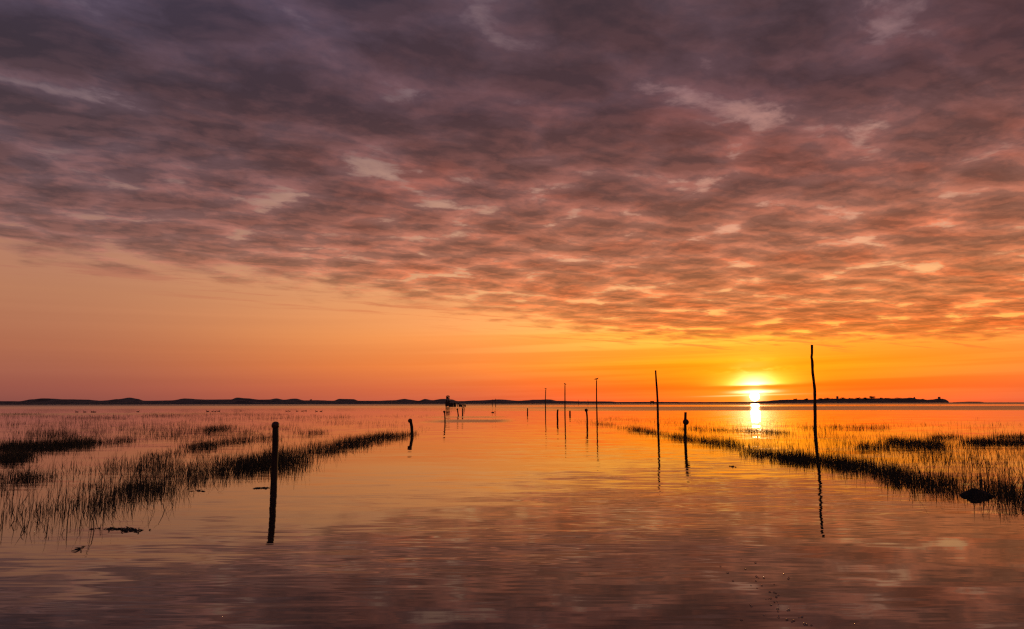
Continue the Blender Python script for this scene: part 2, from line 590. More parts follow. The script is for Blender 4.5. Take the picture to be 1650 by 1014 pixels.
DUNE_PX = [(2, 646.6), (32, 646.6), (51, 643.6), (69, 642.0), (109, 643.6), (137, 644.0), (163, 645.9), (191, 643.3), (209, 640.8),
           (221, 642.8), (233, 645.9), (275, 645.4), (298, 642.3), (331, 644.0), (372, 643.8), (382, 640.8), (394, 641.8), (420, 644.2),
           (433, 644.0), (445, 642.3), (458, 644.3), (475, 642.3), (491, 645.4), (509, 645.0), (537, 645.9), (547, 642.8), (570, 643.3),
           (578, 645.9), (608, 645.9), (636, 645.0), (652, 642.8), (662, 644.3), (674.5, 646.0), (685, 643.0), (697, 645.0), (713, 642.8),
           (728, 643.8), (738, 646.6), (771, 645.4), (804, 643.8), (837, 645.9), (848, 645.2), (860, 644.3), (886, 643.8), (898, 646.0),
           (942, 646.9), (982, 646.9), (993, 647.8), (1056, 647.6), (1120, 648.0), (1196, 647.8), (1250, 647.6), (1330, 648.0)]
ISLE_PX = [(1200, 648.6), (1234, 647.4), (1250, 645.9), (1266, 645.0), (1310, 644.9), (1330, 643.6), (1345, 643.4), (1380, 643.4), (1400, 643.0), (1410, 643.0),
           (1440, 643.2), (1473, 642.4), (1478, 644.2), (1494, 645.2), (1502, 645.0), (1510, 643.7), (1518, 643.6), (1523, 644.6), (1527, 646.6), (1529.5, 648.6)]


ISLE_PX = [(x, y - (0.0 if y > 648 else 1.0)) for x, y in ISLE_PX]


def terrain(name, profile, Y, depth, extend, step, mat, seed, label, rough):
    """a low ridge: crest heights follow the skyline, with hollows and spurs in depth"""
    pts = []
    for px, py in profile:
        p = at_depth(px, py, Y + depth * 0.45)
        pts.append((p.x, max(p.z, 0.4)))
    rr = random.Random(seed)
    if extend:
        xa = pts[0][0]
        left = []
        while xa > -extend:
            xa -= rr.uniform(30, 90)
            left.append((xa, rr.uniform(7, 17)))
        pts = left[::-1] + pts
    x0, x1 = pts[0][0], pts[-1][0]
    nx = int((x1 - x0) / step) + 1
    rows = [0.0, 0.04, 0.10, 0.18, 0.27, 0.36, 0.45, 0.56, 0.70, 0.85, 1.0]
    shape = [-0.05, 0.10, 0.22, 0.42, 0.66, 0.90, 1.0, 0.92, 0.7, 0.4, -0.05]
    verts, faces = [], []
    for i in range(nx + 1):
        x = x0 + (x1 - x0) * i / nx
        for j, (u, s) in enumerate(zip(rows, shape)):
            y = Y + depth * u + mnoise.noise((x * 0.004, seed, u)) * depth * 0.12
            xs = x * y / (Y + depth * 0.45)
            k = 1.0 if j == 6 else 0.85 + 0.45 * mnoise.noise((x * 0.013, u * 5.0 + seed, 1.0))
            z = lerp_profile(pts, x) * s * min(k, 1.0 if j > 3 else 1.3)
            if 0 < j < 10:
                z += rough * (mnoise.noise((x * 0.06, u * 9, seed)) + 0.6 * mnoise.noise((x * 0.21, u * 13, seed))) * (0.45 if j == 6 else 1.0)
                z = max(z, 0.15)
            verts.append((xs, y, z))
    k = len(rows)
    for i in range(nx):
        for j in range(k - 1):
            a = i * k + j
            faces.append((a, a + k, a + k + 1, a + 1))
    o = mesh_obj(name, verts, faces, mat)
    tag(o, label, None, kind='structure')
    return o


terrain('dunes', DUNE_PX, 1750.0, 260.0, 3600.0, 4.0, M_DUNE, 3, 'long low line of dark sand dunes along the far shore', 0.9)
terrain('island', ISLE_PX, 2500.0, 300.0, 0, 4.0, M_ISLE, 8, 'low dark island ending in a blunt headland under the sunset', 1.0)
terrain('far_skerry', [(1535, 648.3), (1552, 647.8), (1560, 647.4), (1578, 647.5), (1585, 648.2)], 2900.0, 120.0, 0, 4.0, M_ISLE, 5,
        'thin low skerry beyond the headland', 0.2)


# ------------------------------------------------------------------ island trees and buildings
def leaf_crown(seed, rx, rz, count, leaf):
    rr = random.Random(seed)
    v, f = [], []
    lobes = [(Vector((rr.uniform(-.6, .6) * rx, rr.uniform(-.5, .5) * rx, rr.uniform(-.35, .5) * rz)), rr.uniform(.4, .65)) for _ in range(8)]
    for i in range(count):
        c, q = rr.choice(lobes)
        d = Vector((rr.gauss(0, 1), rr.gauss(0, 1), rr.gauss(0, 1))).normalized() * (rr.random() ** 0.4) * q
        p = c + Vector((d.x * rx, d.y * rx, d.z * rz))
        a = Vector((rr.gauss(0, 1), rr.gauss(0, 1), rr.gauss(0, 1))).normalized() * leaf
        b = a.orthogonal().normalized() * leaf * 0.7
        k = len(v)
        v += [p - a, p + b, p + a, p - b]
        f.append((k, k + 1, k + 2, k + 3))
    return v, f


def tree(px, py_top, py_base, Y, width_px, label, seed, group='trees on the far island'):
    top, base = at_depth(px, py_top, Y), at_depth(px, py_base, Y)
    h = top.z - base.z
    w = width_px * Y / FPX / 2
    t = empty('island_tree', (base.x, Y, base.z - 1.0))
    tag(t, label, 'tree', group)
    h += 1.0
    mb = MB().tube([(0, 0, 0), (0.1, 0, h * 0.35), (-0.1, 0.1, h * 0.7)], [h * 0.035, h * 0.026, h * 0.012], 7)
    for k in range(5):
        a = k * 1.26 + seed
        mb.tube([(0, 0, h * (0.3 + 0.06 * k)), (math.cos(a) * w * .6, math.sin(a) * w * .6, h * (0.55 + 0.06 * k))], [h * .014, h * .006], 5)
    mb.build('trunk', M_BARK, t)
    v, f = leaf_crown(seed, w, h * 0.55, 700, max(0.7, h * 0.07))
    c = mesh_obj('crown', v, f, M_LEAF, t)
    c.location = (0, 0, h * 0.50)
    return t


TREES = [
    (1281, 643.2, 645.2, 5, 'small lone tree nearest the sun on the island'),
    (1299, 643.0, 645.2, 6, 'small round tree just left of the tall right pole'),
    (1322, 642.6, 645.0, 7, 'bushy tree just right of the tall right pole on the island'),
    (1334, 641.6, 644.4, 9, 'low bushy tree just left of the square church tower'),
    (1360, 641.8, 644.0, 12, 'broad low tree just right of the square church tower'),
    (1372, 641.9, 644.0, 9, 'second tree right of the square church tower'),
    (1382, 641.6, 644.0, 8, 'third tree right of the square church tower'),
    (1394, 641.4, 644.0, 8, 'tree leaning against the left foot of the high round tree'),
    (1405, 639.2, 644.0, 10, 'highest round tree, a dome above the middle of the island'),
    (1420, 641.4, 644.2, 5, 'small pointed tree right of the high round tree'),
    (1430, 642.0, 644.4, 10, 'broad low tree midway along the island right of the dome'),
    (1448, 642.0, 644.4, 13, 'flat-topped wide tree on the right half of the island'),
    (1463, 641.8, 644.0, 11, 'wide tree beside the chimney-like stump on the island'),
    (1485, 643.6, 646.0, 8, 'low bush in the dip before the headland'),
]
for i, (px, t_, b_, w_, lab) in enumerate(TREES):
    tree(px, t_ - 1.2, b_ - 0.4, 2620.0, w_ * 1.15, lab, 40 + i)


def tower(px, py_top, py_base, Y, w_px, label, name, cat, roof):
    top, base = at_depth(px, py_top, Y), at_depth(px, py_base, Y)
    h, w = top.z - base.z + 1.0, w_px * Y / FPX
    t = empty(name, (base.x, Y, base.z - 1.0), 0.2)
    tag(t, label, cat)
    MB().box((0, 0, h * 0.46), (w, w, h * 0.92)).build('wall', M_STONE, t)
    for sx in (-1, 1):
        for sy in (-1, 1):
            MB().box((sx * w * .37, sy * w * .37, h * 0.96), (w * .3, w * .3, h * 0.08)).build('battlement', M_STONE, t)
    if roof:
        MB().ring_loft([[(sx * w * .42, sy * w * .42, h * .921) for sx, sy in ((-1, -1), (1, -1), (1, 1), (-1, 1))],
                        [(sx * w * .05, sy * w * .05, h * 1.08) for sx, sy in ((-1, -1), (1, -1), (1, 1), (-1, 1))]]).build('roof', M_SLATE, t)
    win = MB().box((0, -w * 0.505, h * 0.72), (w * 0.2, w * 0.03, h * 0.14))
    win.build('window', M_SLATE, t)


tower(1349.5, 638.8, 644.0, 2600.0, 2.4, 'square stone church tower standing above the island trees', 'church_tower', 'tower', True)
tower(1513.5, 639.6, 643.4, 2600.0, 2.6, 'small stone tower on top of the blunt headland', 'headland_tower', 'tower', False)
tower(1473.5, 639.8, 643.0, 2600.0, 1.4, 'thin stone stump like a chimney at the right end of the tree line', 'stone_stump', 'tower', False)


def house(px, py_base, Y, w_px, h_px, label, rz):
    b = at_depth(px, py_base, Y)
    w, h = w_px * Y / FPX, h_px * Y / FPX
    t = empty('stone_house', (b.x, Y, b.z - 1.0), rz)
    tag(t, label, 'house', 'houses on the far island')
    d = w * 0.6
    MB().box((0, 0, h * .35), (w, d, h * .7)).build('wall', M_STONE, t)
    rf = mesh_obj('roof', [(-w * .52, -d * .55, h * .69), (w * .52, -d * .55, h * .69), (w * .52, d * .55, h * .69), (-w * .52, d * .55, h * .69),
                           (-w * .52, 0, h * 1.05), (w * .52, 0, h * 1.05)],
                  [(0, 1, 5, 4), (2, 3, 4, 5), (0, 4, 3), (1, 2, 5), (3, 2, 1, 0)], M_SLATE, t)
    MB().box((w * .38, 0, h * 1.1), (w * .08, w * .08, h * .3)).build('chimney', M_STONE, rf)
    for k in (-.28, .05, .3):
        MB().box((w * k, -d * .503, h * .4), (w * .09, d * .02, h * .2)).build('window', M_SLATE, t)


for px, by, wp, hp, lab in [(1340, 644.2, 4.0, 2.2, 'stone house tucked below the square church tower'),
                            (1388, 644.0, 4.2, 2.2, 'stone house left of the highest round tree'),
                            (1414, 644.0, 3.6, 2.2, 'stone house right of the highest round tree'),
                            (1437, 644.2, 4.4, 2.2, 'stone house on the right half of the island')]:
    house(px, by, 2560.0, wp, hp, lab, rng.uniform(-.3, .3))

# a bush on the dune crest
bb = at_depth(501, 645.3, 1860.0)
t = empty('dune_shrub', (bb.x, bb.y, bb.z - 0.5))
tag(t, 'lone dark shrub on the dune crest left of centre', 'shrub')
MB().tube([(0, 0, 0), (0.2, 0, 1.6)], [0.16, 0.07], 6).build('stem', M_BARK, t)
v, f = leaf_crown(5, 3.0, 1.6, 260, 0.45)
mesh_obj('foliage', v, f, M_LEAF, t).location = (0, 0, 1.9)


# ------------------------------------------------------------------ guide poles and marker posts
def tall_pole(base, top, r_base, r_top, wander, seed, label, name='guide_pole', group='tall poles marking the drowned path'):
    """base, top: photo points of the waterline and the pole's end"""
    b = on_water(*base)
    tp = at_depth(top[0], top[1], b.y)
    o = MB()
    rr = random.Random(seed)
    pts, rad = [], []
    K = 22
    for i in range(K + 1):
        u = i / K
        p = Vector((0, 0, 0)).lerp(tp - b, u)
        w = lerp_profile(wander, u) if wander else 0.0
        p.x += w
        p.y += math.sin(u * 5 + seed) * 0.02
        pts.append(p)
        rad.append((r_base + (r_top - r_base) * u) * (1 + rr.uniform(-.06, .06)))
    pts.insert(0, Vector((-(tp - b).x * 0.1, 0, -0.5)))
    rad.insert(0, r_base)
    o.tube(pts, rad, 12, 0.07, seed)
    ob = o.build(name, M_WOOD, None, True)
    ob.location = b
    tag(ob, label, 'pole', group)
    return b, tp


POLES = [
    ((1314.2, 702.5), (1308.2, 556.0), .078, .055, [(0, 0), (.3, .03), (.5, .045), (.64, .0), (.7, -.03), (.8, -.02), (.88, -.05), (.91, -.015), (1, 0)], 1,
     'tallest nearest pole, a crooked bare branch right of the sun'),
    ((1060.6, 687.0), (1056.4, 597.0), .078, .055, [(0, 0), (.5, .03), (1, 0)], 2, 'straight tall pole without a bird, rising from the right grass bank'),
    ((962.0, 676.5), (961.2, 613.2), .072, .05, [(0, 0), (.5, -.02), (1, 0)], 3, 'tall pole with a gull on top, third from the right'),
    ((910.4, 669.5), (910.4, 621.0), .085, .06, None, 4, 'tall pole topped by a small upright bird, fourth from the right'),
    ((879.0, 663.0), (879.3, 628.2), .10, .075, [(0, 0), (.5, -.05), (1, 0)], 5, 'tall pole topped by a bird, fifth from the right near the channel middle'),
    ((798.6, 655.4), (798.4, 642.6), .13, .10, None, 6, 'right one of the two distant thin poles beside the refuge hut'),
    ((793.5, 655.2), (793.5, 643.8), .13, .10, None, 7, 'left one of the two distant thin poles beside the refuge hut'),
    ((947.3, 652.8), (947.4, 644.2), .16, .12, None, 8, 'faint far pole before the dunes, just left of the gull pole'),
    ((931.8, 652.8), (931.8, 644.6), .16, .12, None, 9, 'faint far pole before the dunes, further left of the gull pole'),
]
pole_tops = []
for a in POLES:
    pole_tops.append(tall_pole(*a))


def marker_post(base, top, r, disc, seed, label, head=0.0, bend=0.0, group='short marker posts edging the channel'):
    """short post; disc = radius of the round reflector, head = how far below the top it sits (m)"""
    b = on_water(*base)
    tp = at_depth(top[0], top[1], b.y) - b
    t = empty('marker_post', b)
    tag(t, label, 'post', group)
    rr = random.Random(seed)
    K = 9
    pts, rad = [], []
    for i in range(K + 1):
        u = i / K
        p = Vector((0, 0, 0)).lerp(tp, u)
        p.x += bend * math.sin(u * math.pi)
        pts.append(p)
        rad.append(r * (1.06 - 0.1 * u) * (1 + rr.uniform(-.04, .04)))
    pts.insert(0, Vector((-tp.x * .3, 0, -0.4)))
    rad.insert(0, r * 1.08)
    pts.append(pts[-1] + Vector((0, 0, 0.012)))
    rad.append(r * 0.75)
    MB().tube(pts, rad, 12, 0.05, seed).build('shaft', M_WOOD, t, True)
    if disc:
        c = Vector((tp.x, tp.y, tp.z - head))
        d = MB()
        prof = [(0.0, -1.0), (0.55, -.95), (0.85, -.7), (1.0, -.25), (1.0, .25), (0.85, .7), (0.55, .95), (0.0, 1.0)]
        rings = []
        ang = rr.uniform(-.3, .3)
        thick = r * 1.25
        for q, w in prof:
            rings.append([c + Matrix.Rotation(ang, 3, 'Z') @ Vector((math.cos(k * math.pi / 9) * disc * max(q, .02), w * thick, math.sin(k * math.pi / 9) * disc * max(q, .02))) for k in range(18)])
        dk = d.ring_loft(rings).build('reflector_disc', M_DISC, t, True)
        for sgn in (-1, 1):
            MB().tube([c + Vector((0, sgn * thick * .8, 0)), c + Vector((0, sgn * thick * 1.25, 0))], [.012, .012], 6).build('bolt', M_TIMBER, dk)
    return t


POSTS = [
    ((441.2, 778.5), (444.0, 681.0), .060, .076, 1, 'nearest marker post, a stout black one with round head, left foreground', .055, .008),
    ((663.8, 700.0), (660.9, 676.0), .073, .112, 2, 'stout leaning marker post with round head at the tip of the left grass bank', .07, 0.03),
    ((717.0, 681.6), (715.9, 662.6), .053, .095, 3, 'slim marker post with round head, third on the left side', .055, .02),
    ((738.6, 670.7), (737.0, 658.8), .075, .11, 4, 'small leaning marker post with round head, fourth on the left side', .06, .0),
    ((745.4, 668.8), (745.2, 657.8), .085, .0, 5, 'thin straight post carrying a crosswise bird, fifth on the left side', 0, 0),
    ((747.8, 661.3), (747.8, 656.6), .09, .0, 6, 'tiny faint post farthest off on the left side', 0, 0),
    ((1104.6, 716.0), (1104.6, 664.8), .054, .115, 7, 'marker post with its round disc below the top, beside the right grass bank', .36, -.012),
    ((946.2, 686.0), (944.6, 659.6), .058, .115, 8, 'marker post with round head midway on the right side', .07, .03),
    ((898.6, 677.2), (898.8, 660.2), .075, 0, 9, 'bare leaning stub post between the channel and the gull poles', 0, -.03),
    ((918.4, 669.3), (918.4, 662.2), .10, 0, 10, 'short bare stub post between the two bird poles', 0, 0),
    ((849.9, 666.9), (850.1, 658.0), .085, 0, 11, 'bare stub post standing farthest out in the middle of the channel', 0, 0),
]
post_tops = []
for base, top, r, disc, seed, lab, head, bend in POSTS:
    t = marker_post(base, top, r, disc, seed, lab, head, bend)
    b = on_water(*base)
    post_tops.append((b, at_depth(top[0], top[1], b.y)))


# ------------------------------------------------------------------ birds
def bird_mesh(kind):
    """one continuous surface lofted from tail to bill"""
    if kind == 'duck':      # swimming goose-like bird, about 0.6 m, body low in the water
        path = [((-.34, 0, .10), .012, .010), ((-.28, 0, .085), .05, .022), ((-.18, 0, .06), .10, .07), ((-.02, 0, .05), .13, .095),
                ((.12, 0, .055), .11, .09), ((.20, 0, .10), .06, .06), ((.235, 0, .18), .033, .035), ((.245, 0, .25), .03, .032),
                ((.265, 0, .29), .036, .034), ((.30, 0, .295), .026, .022), ((.335, 0, .285), .014, .010), ((.36, 0, .280), .006, .004)]
    else:                   # perched gull, body tilted up, folded wings to the tail
        path = [((-.27, 0, .09), .008, .005), ((-.20, 0, .105), .03, .014), ((-.10, 0, .12), .06, .05), ((.0, 0, .135), .075, .07),
                ((.08, 0, .155), .06, .06), ((.125, 0, .20), .034, .036), ((.15, 0, .235), .036, .035), ((.18, 0, .238), .024, .02),
                ((.21, 0, .228), .009, .008), ((.24, 0, .220), .004, .004)]
    rings = []
    K = 10
    for i, (p, ry, rz) in enumerate(path):
        p = Vector(p)
        t = (Vector(path[min(i + 1, len(path) - 1)][0]) - Vector(path[max(i - 1, 0)][0])).normalized()
        up = t.cross(Vector((0, 1, 0))) * -1
        rings.append([p + Vector((0, 1, 0)) * math.cos(2 * math.pi * j / K) * ry + up * math.sin(2 * math.pi * j / K) * rz for j in range(K)])
    return MB().ring_loft(rings)


duck_mb, gull_mb = bird_mesh('duck'), bird_mesh('gull')


def swimmer(px, py, rz, scale, label, group):
    b = on_water(px, py)
    o = MB(); o.v, o.f = list(duck_mb.v), list(duck_mb.f)
    ob = o.build('swimming_goose', M_FEATHER, None, True)
    ob.location = b + Vector((0, 0, -0.03 * scale))
    ob.rotation_euler = (0, 0, rz)
    ob.scale = (scale,) * 3
    tag(ob, label, 'bird', group)


PI = math.pi
GEESE = [
    (123.8, 664.2, PI, 1.05, 'leftmost goose of the three swimming at far left'),
    (136.6, 664.2, PI, 1.0, 'middle goose of the three swimming at far left'),
    (148.8, 664.2, PI, 1.05, 'left one of the touching pair of geese at far left'),
    (152.6, 664.2, PI, 1.0, 'right one of the touching pair of geese at far left'),
    (222.2, 663.7, 0.2, 0.95, 'lone goose swimming between the two left flocks'),
    (334.5, 663.2, PI, 1.1, 'leftmost goose of the close row, head low'),
    (342.3, 663.2, 0, .8, 'second goose from the left in the close row'),
    (346.8, 663.2, 0, .8, 'third goose from the left in the close row'),
    (352.2, 663.0, 0.1, 1.1, 'rightmost goose of the close row, neck raised'),
    (388.4, 662.6, PI, .7, 'small single goose right of the close row'),
    (462.0, 662.9, PI, .85, 'left goose of the pair right of the near post head'),
    (466.6, 662.9, PI, .85, 'right goose of the pair right of the near post head'),
    (478.9, 662.9, PI, .85, 'leftmost goose of the ragged trio right of the near post'),
    (487.2, 662.8, 0.1, .9, 'middle goose of the ragged trio right of the near post'),
    (492.2, 662.4, 0.1, .9, 'rightmost goose of the ragged trio right of the near post'),
    (510.0, 663.2, PI, .9, 'left goose of the last pair before open water'),
    (517.2, 663.2, 0, .9, 'right goose of the last pair before open water'),
    (794.2, 665.0, 0, .95, 'lone goose floating mid channel below the two thin poles'),
]
for px, py, rz, s, lab in GEESE:
    swimmer(px, py, rz, s, lab, 'geese swimming on the far flats')


def perched(b, tp, rz, scale, label):
    o = MB(); o.v, o.f = list(gull_mb.v), list(gull_mb.f)
    t = empty('perched_gull', tp)
    t.rotation_euler = (0, 0, rz)
    t.scale = (scale,) * 3
    tag(t, label, 'bird', 'gulls perched on the poles')
    o.build('body', M_FEATHER, t, True)
    for s in (-1, 1):
        MB().tube([(0.0, s * .025, 0.0), (-.005, s * .025, .085)], [.006, .008], 5).build('leg', M_FEATHER_PALE, t)
        MB().ring_loft([[(-.26, s * .02, .10), (-.25, s * .035, .11), (-.24, s * .02, .12)],
                        [(-.08, s * .055, .13), (-.06, s * .082, .15), (-.06, s * .05, .19)],
                        [(.08, s * .045, .15), (.09, s * .066, .165), (.08, s * .04, .195)]]).build('wing', M_FEATHER_PALE, t)


perched(*pole_tops[2], 0.15, 1.0, 'gull perched level on the third tall pole, bill to the right')
perched(*pole_tops[3], PI + 0.9, 1.1, 'gull perched on the fourth tall pole')
perched(*pole_tops[4], PI + 0.6, 1.25, 'gull perched on the fifth tall pole')
perched(*post_tops[4], PI, 1.0, 'bird perched crosswise on the thin fifth left post')


# ------------------------------------------------------------------ refuge hut on stilts with its bridge
def refuge_hut():
    b = on_water(721.5, 655.6)
    s = b.y / FPX * 1.0          # metres per photo pixel at that distance
    base_y = 655.6
    Z = lambda py: (base_y - py) * s
    X = lambda px: (px - 721.5) * s
    t = empty('refuge_hut', b)
    tag(t, 'wooden refuge hut on stilts standing in the water before the dunes', 'hut')
    x0, x1 = X(718.9), X(724.2)
    zc0, zc1 = Z(645.4), Z(639.2)
    dpt = 1.5
    w = x1 - x0
    xm = (x0 + x1) / 2
    # plank walls with a window opening on the right half
    def wall(nm, c, size, mat=M_TIMBER):
        return MB().box(c, size).build(nm, mat, t)
    hz = zc1 - zc0
    wall('wall', (x0 + .04, 0, zc0 + hz / 2), (.08, dpt, hz))
    wall('wall', (x1 - .04, 0, zc0 + hz / 2), (.08, dpt, hz))
    for yy in (-dpt / 2 + .04, dpt / 2 - .04):
        wall('wall', (xm, yy, zc0 + hz * .26), (w - .17, .08, hz * .52))
        wall('wall', (xm - w * .10, yy, zc0 + hz * .74), (w * .64, .08, hz * .43))
        wall('lintel', (xm + w * .33, yy, zc0 + hz * .91), (w * .20, .08, hz * .16))
    panel = wall('painted_panel', (xm, -dpt / 2 - .015, zc0 + hz * .25), (w * .8, .03, hz * .34), M_PAINT)
    wall('floor', (xm, 0, zc0 - .06), (w + .2, dpt + .2, .10))
    rf = mesh_obj('roof', [(x0 - .2, -dpt / 2 - .2, zc1 + .02), (x1 + .2, -dpt / 2 - .2, zc1 + .02), (x1 + .2, dpt / 2 + .2, zc1 + .02), (x0 - .2, dpt / 2 + .2, zc1 + .02),
                           (x0 + w * .25, -.2, zc1 + .42), (x1 - w * .25, -.2, zc1 + .42), (x1 - w * .25, .2, zc1 + .42), (x0 + w * .25, .2, zc1 + .42)],
                  [(3, 2, 1, 0), (4, 5, 6, 7), (0, 1, 5, 4), (1, 2, 6, 5), (2, 3, 7, 6), (3, 0, 4, 7)], M_TIMBER, t)
    for px, py in ((x0 + .1, -.65), (x1 - .1, -.65), (x0 + .1, .65), (x1 - .1, .65)):
        MB().tube([(px + (.22 if px > xm else -.22) * .5, py, -.6), (px, py, zc0 - .1)], [.2, .18], 8).build('leg', M_TIMBER, t)
    for yy in (-.78, .78):
        MB().bar((x0 - .1, yy, Z(649.5)), (x1, yy, zc0 - .2), .22).build('brace', M_TIMBER, t)
        MB().bar((x1 + .1, yy, Z(649.5)), (x0, yy, zc0 - .2), .22).build('brace', M_TIMBER, t)
    # fender boards round the foot
    for k in range(6):
        zz = Z(654.2) + k * (Z(649.0) - Z(654.2)) / 5
        MB().box((X(721.2), -.98, zz), (X(724.9) - X(718.0) - .1 * (k % 2), .07, .31)).build('fender_board', M_TIMBER, t)
        MB().box((X(721.2), .98, zz), (X(724.9) - X(718.0) - .1 * (k % 2), .07, .31)).build('fender_board', M_TIMBER, t)
    # steps down to the landing
    for k in range(6):
        u = k / 5
        MB().box((X(725.3) + u * .9, -.2, Z(646.2) * (1 - u) + Z(650.4) * u - .05), (.3, .8, .06)).build('step', M_TIMBER, t)
    for yy in (-.62, .22):
        MB().bar((X(724.9), yy, Z(645.9)), (X(728.8), yy, Z(650.9)), .09).build('stringer', M_TIMBER, t)
    # landing
    MB().box((X(727.4), 0, Z(650.3)), (X(730) - X(725.0), 2.0, .3)).build('landing', M_TIMBER, t)
    for px in (725.8, 727.6, 729.4):
        for yy in (-.8, .8):
            MB().box((X(px), yy, Z(653.0) - .1), (.42, .35, Z(650.6) - Z(656.6))).build('pile', M_TIMBER, t)
    # low bridge going off to the right
    t2 = empty('low_bridge', on_water(741.0, 655.55))
    tag(t2, 'low broken-looking timber bridge running right from the refuge hut', 'bridge')
    X2 = lambda px: (px - 741.0) * s
    for px, wpx, pt, pb in ((732.5, 3.0, 649.3, 656.6), (742.6, 5.0, 651.7, 656.4), (749.3, 2.5, 652.0, 656.4)):
        for k in range(3):
            MB().box((X2(px) + (k - 1) * wpx * s * .33, 0, (Z(pt) + Z(pb)) / 2 - k % 2 * .06), (wpx * s * .3, 1.9 - .2 * (k % 2), Z(pt) - Z(pb))).build('pier', M_TIMBER, t2)
    for a, c, pt in ((733.9, 740.4, 650.8), (745.0, 748.2, 652.9)):
        MB().box(((X2(a) + X2(c)) / 2, 0, Z(pt)), (X2(c) - X2(a) + .2, 1.6, .34), tilt=0.12 if a < 740 else 0.05).build('deck', M_TIMBER, t2)
    for px in (734.5, 737.0, 739.5, 746.6):
        MB().tube([(X2(px), -.6, -.5), (X2(px), -.6, Z(651.6))], [.12, .1], 8).build('pile', M_TIMBER, t2)
        MB().tube([(X2(px), .6, -.5), (X2(px), .6, Z(651.6))], [.12, .1], 8).build('pile', M_TIMBER, t2)


refuge_hut()


def far_hut():
    b = on_water(1051, 651.6)
    s = b.y / FPX
    t = empty('stilted_box', b)
    tag(t, 'distant box hut on two wide stilts just left of the bare tall pole', 'hut')
    w = 6.0 * s
    z = lambda py: (651.6 - py) * s
    MB().box((0, 0, (z(646.9) + z(649.2)) / 2), (w * .9, 2.4, z(646.9) - z(649.2))).build('wall', M_TIMBER, t)
    MB().box((0, 0, z(646.6)), (w, 2.8, .3)).build('roof', M_TIMBER, t)
    for k in (-1, 1):
        for yy in (-.9, .9):
            MB().tube([(k * w * .40, yy, -.5), (k * w * .38, yy, z(649.1))], [.28, .24], 8).build('leg', M_TIMBER, t)
    MB().box((0, -1.22, (z(647.3) + z(648.7)) / 2), (w * .25, .05, .7)).build('window', M_SLATE, t)


far_hut()


# ------------------------------------------------------------------ rock in the right foreground
def rock():
    b = on_water(1574.5, 799.0)
    s = b.length / FPX
    bm = bmesh.new()
    bmesh.ops.create_icosphere(bm, subdivisions=4, radius=1.0)
    for v in bm.verts:
        p = v.co.copy()
        d = 1 + .22 * mnoise.noise(p * 1.3 + Vector((3, 1, 7))) + .08 * mnoise.noise(p * 4.0)
        q = Vector((p.x * 22 * s, p.y * 17 * s, 0))
        rad = math.hypot(p.x, p.y)
        hgt = max(1 - rad, 0.0) ** 0.8 * 9.8 * s if p.z > 0 else -0.05
        v.co = Vector((q.x * d, q.y * d, max(hgt * (1 + .35 * mnoise.noise(p * 2.2)), -0.05) if p.z > 0 else -0.06))
        if p.z > 0:
            v.co.x += -0.02 * (1 - rad)
    me = bpy.data.meshes.new('rock')
    bm.to_mesh(me)
    bm.free()
    me.materials.append(M_ROCK)
    o = bpy.data.objects.new('rock', me)
    COL.objects.link(o)
    o.location = b
    tag(o, 'single low pointed dark stone at the edge of the right grass', 'rock')


rock()


# ------------------------------------------------------------------ marsh grass
def blade(V, F, base, h, lean, az_, w, rr, segs=3, nod=0.0):
    a = Vector((math.cos(az_), math.sin(az_), 0))
    side = Vector((math.cos(az_ + 1.57 + rr.uniform(-.8, .8)), math.sin(az_ + 1.57 + rr.uniform(-.8, .8)), 0))
    k = len(V)
    for i in range(segs):
        u = i / segs
        p = base + a * (lean * u + nod * u * u) * h + Vector((0, 0, h * (u - nod * 0.55 * u ** 3)))
        ww = w * (1 - u * .72) / 2
        V.append(p - side * ww)
        V.append(p + side * ww)
    V.append(base + a * (lean + nod) * h + Vector((0, 0, h * (1 - nod * .55))))
    if rr.random() < .10 and h > .12:          # a snapped stem: the top hangs over
        e = Vector((math.cos(az_ + 2), math.sin(az_ + 2), 0)) * h * rr.uniform(.15, .4)
        V[-1] = V[-1] + e - Vector((0, 0, h * rr.uniform(.25, .6)))
    for i in range(segs - 1):
        q = k + 2 * i
        F.append((q, q + 1, q + 3, q + 2))
    q = k + 2 * (segs - 1)
    F.append((q, q + 1, q + 2))


